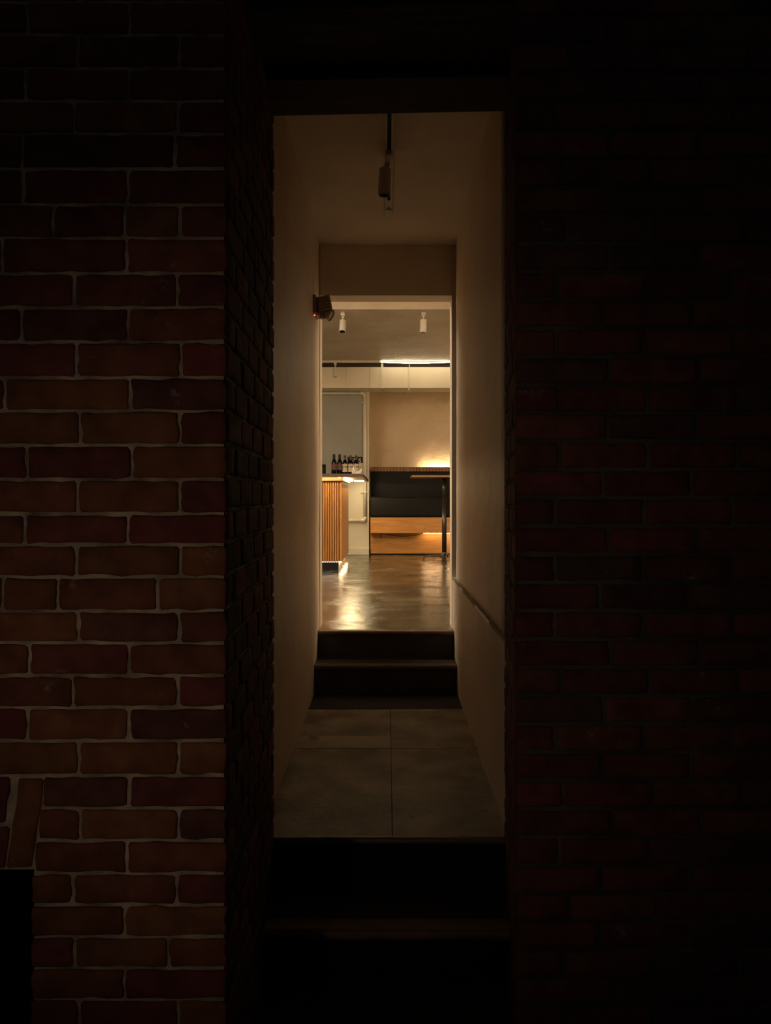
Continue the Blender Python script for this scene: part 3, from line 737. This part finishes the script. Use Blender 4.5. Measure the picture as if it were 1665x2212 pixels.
# ------------------------------------------------------------------ bar table
TD = 10.6
xt = PX(959.5, TD)
t = thing('bar_table', 'tall wooden topped table on a black iron pedestal in front of the banquette', 'table', (xt, TD, FLZ))
zb2 = ZR(.284)-FLZ
obj('tabletop', B(PX(889,10.2)-xt, .55, -.40, .40, zb2, zb2+.026), M['table'], t, bev=.003)
bm = bmesh.new(); tube(bm, [(0,0,.06), (0,0,zb2-.26)], .032, 20); tube(bm, [(0,0,zb2-.26),(0,0,zb2-.004)], .026, 20)
obj('column', bm, M['black_iron'], t, smooth=True); t.children[-1].modifiers.new('es','EDGE_SPLIT').split_angle=.8
obj('mounting_plate', B(-.12, .12, -.12, .12, zb2-.008, zb2), M['black_iron'], t)
for k, a in enumerate((math.radians(180), math.radians(268), 0, math.radians(88))):
    bm = bmesh.new(); dx, dy = math.cos(a), math.sin(a)
    prof = [(0.02,.030,.060,.040),(.10,.036,.060,.030),(.20,.036,.056,.026),(.245,.028,.048,.024),(.275,.006,.034,.022),(.288,.0,.018,.018)]
    rings = []
    for (r, z0, z1, w) in prof:
        p = Vector((dx*r, dy*r, 0)); s = Vector((-dy, dx, 0))*w
        rings.append([bm.verts.new(p-s+Vector((0,0,z0))), bm.verts.new(p-s*.7+Vector((0,0,z1))), bm.verts.new(p+s*.7+Vector((0,0,z1))), bm.verts.new(p+s+Vector((0,0,z0)))])
    for i in range(len(rings)-1):
        for j in range(4): bm.faces.new((rings[i][j], rings[i][(j+1)%4], rings[i+1][(j+1)%4], rings[i+1][j]))
    bm.faces.new(rings[0]); bm.faces.new(rings[-1][::-1])
    obj('foot', bm, M['black_iron'], t, bev=.004)
bm = bmesh.new(); lathe(bm, [(.055,.028),(.06,.045),(.05,.062),(.036,.072),(.032,.10)], 20); obj('base_hub', bm, M['black_iron'], t, smooth=True)

# ------------------------------------------------------------------ unseen lights: room ceiling lights and an added front spot
def area(name, loc, rot, sx, sy, e, col):
    l = bpy.data.lights.new(name, 'AREA'); l.shape='RECTANGLE'; l.size=sx; l.size_y=sy; l.energy=e; l.color=col
    o = bpy.data.objects.new(name, l); C.objects.link(o); o.location=loc; o.rotation_euler=rot; return o
area('room_ceiling_light', (-2.5, 5.9, ZR(2.10)), (0,0,0), 1.5, 1.2, 155, (1,.87,.66))
area('room_ceiling_light', (2.9, 6.05, ZR(2.10)), (0,0,0), 1.5, 1.2, 140, (1,.78,.48))
l = bpy.data.lights.new('brick_fill_spot', 'SPOT'); l.energy = 16; l.color = (1,.72,.50); l.spot_size = math.radians(58); l.spot_blend = 1.0; l.shadow_soft_size=.06  # added low spot with no fixture, brightens the brick front
o = bpy.data.objects.new('brick_fill_spot', l); C.objects.link(o); o.location = (-1.0, -.45, .70)
o.rotation_euler = (Vector((-.28, 1.77, .86)) - o.location).to_track_quat('-Z','Y').to_euler()

w = bpy.data.worlds.new('night'); S.world = w; w.use_nodes = True
w.node_tree.nodes['Background'].inputs['Color'].default_value = (1,.95,.92,1); w.node_tree.nodes['Background'].inputs['Strength'].default_value = .013

cam = bpy.data.cameras.new('camera'); co = bpy.data.objects.new('camera', cam); C.objects.link(co)
cam.sensor_fit = 'VERTICAL'; cam.sensor_height = 36; cam.lens = F/2212*36
cam.shift_x = -(CX-832.5)/2212; cam.shift_y = (CY-1106)/2212
cam.clip_start = .02
co.location = (0, 0, EYE); co.rotation_euler = (math.pi/2, 0, 0)
S.camera = co
S.cycles.max_bounces = 16; S.cycles.diffuse_bounces = 12; S.cycles.glossy_bounces = 6
S.view_settings.view_transform = 'Standard'; S.view_settings.look = 'None'; S.view_settings.gamma = 1; S.view_settings.exposure = 0
